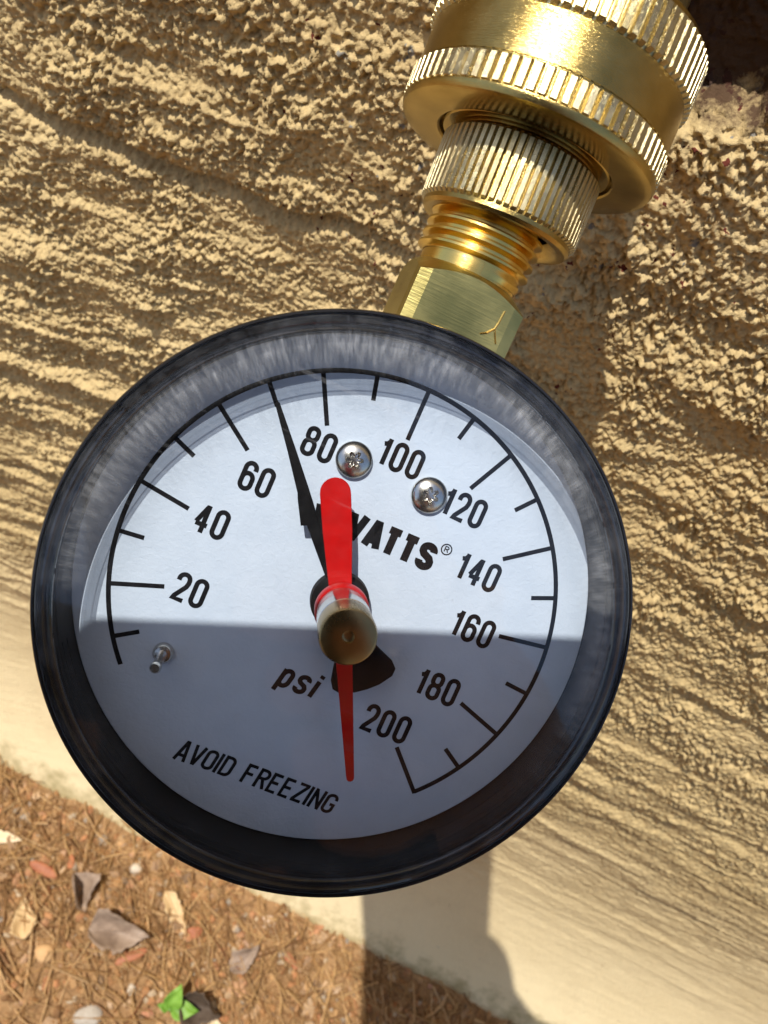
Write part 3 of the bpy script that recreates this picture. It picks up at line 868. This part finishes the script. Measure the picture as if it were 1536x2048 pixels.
leaf('dead_leaf', 'narrow tan dead leaf lying close under the gauge', -1.9, -65.7, 24, 9, -.6, .4, .1, ML_TAN, 3, (.15, .1))
leaf('dead_leaf', 'pale straw coloured leaf near the foot of the wall', -97.8, -71.4, 26, 9, .25, .5, .2, ML_PALE, 4, (-.1, .1), 3)
leaf('dead_leaf', 'dark brown curled leaf right behind the green seedling', 28.2, -95.3, 22, 16, .1, 1.1, .35, ML_DARK, 5, (.5, .1), 5, fold=.5)
leaf('dead_leaf', 'mottled grey leaf scrap between straw on the soil', 38.6, -69.4, 18, 11, 1.1, .6, .2, ML_GREY, 6, (.1, -.2), 2.5)
leaf('dead_leaf', 'long pale leaf blade lying by a bare mound of soil', 43.8, -103.1, 34, 6, -.5, .5, .1, ML_PALE, 7, (.1, 0))
leaf('dead_leaf', 'torn tan leaf partly buried among bark flakes', -64.3, -97.3, 20, 12, 2.2, .5, .2, ML_TAN, 8, (.2, .25), 2)
def chunk(name, label, cat, x, y, sx, sy, szz, rot, mat, seed, dz=.2):
    sx *= .9; sy *= .9; szz *= .9
    r = random.Random(seed); bm = bmesh.new(); bmesh.ops.create_icosphere(bm, subdivisions=3, radius=1)
    off = [Vector((r.gauss(0, 1), r.gauss(0, 1), r.gauss(0, 1))).normalized() for _ in range(7)]
    for v in bm.verts:
        n = v.co.normalized(); k = 1+(.22 if szz < 2 else .10)*sum(math.sin(3*n.dot(o)+i) for i, o in enumerate(off))/2
        v.co = Vector((n.x*sx*k, n.y*sy*k, n.z*szz*k))*MM
    me = bpy.data.meshes.new(name); bm.to_mesh(me); bm.free(); me.polygons.foreach_set('use_smooth', [True]*len(me.polygons)); me.materials.append(mat)
    o = bpy.data.objects.new(name, me); col.objects.link(o); o.location = (x*MM, y*MM, (sz(x, y)+szz*dz)*MM); o.rotation_euler = (r.uniform(-.2, .2), r.uniform(-.2, .2), rot)
    tag(o, label, cat); return o
chunk('bark_chip', 'rust red bark chip beside the small folded leaf', 'bark chip', -69.8, -75.1, 7.5, 3, 1.4, .1, ML_RUST, 1, .9)
chunk('bark_chip', 'rust red bark chip below the large curled leaf', 'bark chip', -11.7, -91.5, 6.5, 2.6, 1.6, .9, ML_RUST, 2, .9)
chunk('bark_chip', 'short orange bark chip near the narrow tan leaf', 'bark chip', 11.6, -69.4, 5, 2.6, 1.3, .3, ML_RUST, 3, .9)
chunk('bark_chip', 'flat rust coloured flake close to the wall foot', 'bark chip', 59.9, -60.9, 6, 2.4, 1.2, -.4, ML_RUST, 4, .9)
chunk('pebble', 'rounded orange tan pebble half sunk in the soil', 'pebble', -47.7, -105.0, 5.2, 4.2, 3.4, .4, MS_TAN, 5, .3)
chunk('pebble', 'small whitish pebble lying close under the gauge', 'pebble', -29.9, -56.1, 4, 3, 2.6, .2, MS_WHITE, 6, .4)
chunk('stone', 'smooth light grey stone beside the seedling', 'stone', -15.7, -118.5, 7, 5.2, 4, .8, MS_GREY, 7, .4)
chunk('pebble', 'tiny pale pebble among straw and bark', 'pebble', -3.9, -103.1, 2.6, 2.2, 1.8, 0, MS_WHITE, 8, .5)

# seedling
sd = empty('seedling', loc=(15.9*MM, -103.0*MM, (sz(15.9, -103.0))*MM)); tag(sd, 'tiny bright green seedling with broad leaves sprouting from the soil', 'seedling')
g = Geo(); g.tube([(0, 0, -1), (.3, .2, 4.5), (.2, 0, 10)], [.8, .7, .6], 8); g.build('stem', ML_GREENV, sd, True)
for k, (rot, L, W, up) in enumerate(((.35, 13, 9, .15), (1.6, 12, 9, .6), (3.2, 6, 4.2, .3))):
    g = blade(L, W, .35, -.12, 30+k)
    g.xform(Matrix.Rotation(rot, 4, 'Z') @ Matrix.Rotation(-up, 4, 'Y') @ Matrix.Translation((L*.5+.3, 0, 0)))
    o = g.build('leaf', ML_GREEN, sd, True); o.location = (.2*MM, 0, 9.6*MM); thick(o, .25)

# ------------------------------------------------------------------ the photographer's phone and hand, just behind the viewpoint
PH = Matrix(((0.891007, -0.453990, 0.000000, 0.000000), (0.367286, 0.720839, -0.587785, -0.123596), (0.266849, 0.523720, 0.809017, 0.550058), (0, 0, 0, 1)))
M_PHONE = plain('phone case', (.02, .021, .024), .45, 0, .5, .2, 200)
M_SCREEN = plain('phone screen glass', (.008, .008, .010), .08, 0, .5, .1, 200)
M_SKIN = plain('skin', (.50, .30, .21), .5, 0, .4, .12, 60, 900, 4e-5)
ph = empty('smartphone', PH)
tag(ph, 'black smartphone held up facing the gauge, its top edge shading the dial', 'smartphone')
def rrect(x0, x1, y0, y1, r, n=6):
    out = []
    for cx, cy, a in ((x1-r, y1-r, 0), (x0+r, y1-r, 90), (x0+r, y0+r, 180), (x1-r, y0+r, 270)):
        out += [(cx+r*math.cos(math.radians(a+90*i/n)), cy+r*math.sin(math.radians(a+90*i/n))) for i in range(n+1)]
    return out
g = Geo(); g.prism(rrect(-42.5, 20.3, -111, 36.0, 3.5), 3.2, 11.0, .5); g.build('phone_body', M_PHONE, ph)
g = Geo(); g.prism(rrect(-40.5, 18.3, -109, 34.0, 5), 11.02, 11.3); g.build('screen', M_SCREEN, ph)
g = Geo(); g.prism(rrect(-18, 16, -4, 32, 7), 2.0, 3.25); g.build('camera_bump', M_PHONE, ph)

def skin_mesh(name, pts, edges, mat, parent, sub=2, root=0):
    """pts = [(x, y, z, rx, ry)] in metres; one continuous skin"""
    me = bpy.data.meshes.new(name); me.from_pydata([p[:3] for p in pts], edges, []); me.materials.append(mat)
    o = bpy.data.objects.new(name, me); col.objects.link(o); o.parent = parent
    o.modifiers.new('skin', 'SKIN'); o.modifiers['skin'].use_smooth_shade = True
    sk = me.skin_vertices[0].data
    for v, p in zip(sk, pts): v.radius = (p[3], p[4])
    sk[root].use_root = True
    m = o.modifiers.new('sub', 'SUBSURF'); m.levels = sub; m.render_levels = sub
    return o
def c2w(x, y, z): return PH @ Vector((x*MM, y*MM, z*MM))
def P(w, r, r2=None): return (w[0], w[1], w[2], r, r2 or r)
M_SHIRT = plain('dark shirt', (.035, .04, .055), .85, 0, .2, .3, 60, 600, 2e-4)
M_JEANS = plain('denim', (.04, .06, .11), .85, 0, .2, .3, 60, 600, 2e-4)
M_HAIR = plain('brown hair', (.05, .03, .02), .6, 0, .3, .3, 300)
pe = empty('person', loc=(0.08, -.70, .087))
tag(pe, 'person in dark shirt crouching at the wall and holding up a phone', 'person')
def rel(p):
    z = p[2] if isinstance(p, Vector) else (p[2]+.06 if p[2] > .33 else .087+p[2]*.85)
    return (p[0]-.08, p[1]+.70, z-.087)
pts = [P(rel((.10, -.66, .30)), .12, .10), P(rel((.10, -.62, .42)), .12, .10), P(rel((.10, -.585, .56)), .15, .10), P(rel((.10, -.56, .66)), .10, .08),
       P(rel((.09, -.53, .72)), .052), P(rel((.08, -.50, .78)), .075, .08), P(rel((.075, -.485, .855)), .082, .09), P(rel((.075, -.49, .91)), .05),
       P(rel((.27, -.55, .62)), .055), P(rel((.30, -.40, .46)), .042), P(rel(c2w(66, -122, 26)), .029, .024), P(rel(c2w(46, -78, 14)), .030, .016),
       P(rel(c2w(37, -52, 10)), .013), P(rel(c2w(26, -34, 9)), .0095), P(rel(c2w(24, -14, 13)), .0085), P(rel(c2w(14, 0, 18)), .0075)]
edges = [(0, 1), (1, 2), (2, 3), (3, 4), (4, 5), (5, 6), (6, 7), (2, 8), (8, 9), (9, 10), (10, 11), (11, 12), (12, 13), (13, 14), (14, 15)]
def chain(start, L):
    for q in L:
        pts.append(q); edges.append((start, len(pts)-1)); start = len(pts)-1
for k, y in enumerate((-48, -66, -84, -100)):
    chain(11, [P(rel(c2w(31-k*.5, y+2, 6)), .0092), P(rel(c2w(24, y+3, -5)), .0088), P(rel(c2w(2+3*k, y+6, -6.5)), .0082), P(rel(c2w(-14+6*k, y+8, -3.5)), .0072)])
chain(2, [P(rel((-.08, -.56, .62)), .055), P(rel((-.14, -.50, .40)), .042), P(rel((-.10, -.36, .26)), .030), P(rel((-.08, -.31, .22)), .026, .016)])
chain(0, [P(rel((.22, -.60, .30)), .09), P(rel((.26, -.36, .30)), .062), P(rel((.24, -.50, .06)), .042), P(rel((.25, -.38, .035)), .035, .03)])
chain(0, [P(rel((-.02, -.60, .28)), .09), P(rel((-.06, -.34, .10)), .062), P(rel((-.05, -.62, .06)), .045), P(rel((-.05, -.74, .045)), .035, .03)])
skin_mesh('body', pts, edges, M_SKIN, pe, 1)
sp = [P(rel((.10, -.655, .32)), .145, .125), P(rel((.10, -.62, .42)), .145, .125), P(rel((.10, -.585, .56)), .172, .125), P(rel((.10, -.562, .655)), .10, .085), P(rel((.275, -.55, .62)), .068), P(rel((.293, -.46, .525)), .060), P(rel((-.085, -.56, .62)), .068), P(rel((-.12, -.525, .50)), .060)]
skin_mesh('shirt', sp, [(0, 1), (1, 2), (2, 3), (2, 4), (4, 5), (2, 6), (6, 7)], M_SHIRT, pe, 1)
sp = [P(rel((.10, -.66, .29)), .145, .125), P(rel((.22, -.60, .30)), .10), P(rel((.26, -.36, .30)), .075), P(rel((.24, -.49, .09)), .055), P(rel((-.02, -.60, .28)), .10), P(rel((-.06, -.34, .10)), .075), P(rel((-.05, -.60, .068)), .058)]
skin_mesh('trousers', sp, [(0, 1), (1, 2), (2, 3), (0, 4), (4, 5), (5, 6)], M_JEANS, pe, 1)
sp = [P(rel((.075, -.50, .88)), .09, .095), P(rel((.075, -.525, .84)), .07), P(rel((.075, -.49, .925)), .05)]
skin_mesh('hair', sp, [(0, 1), (0, 2)], M_HAIR, pe, 1)
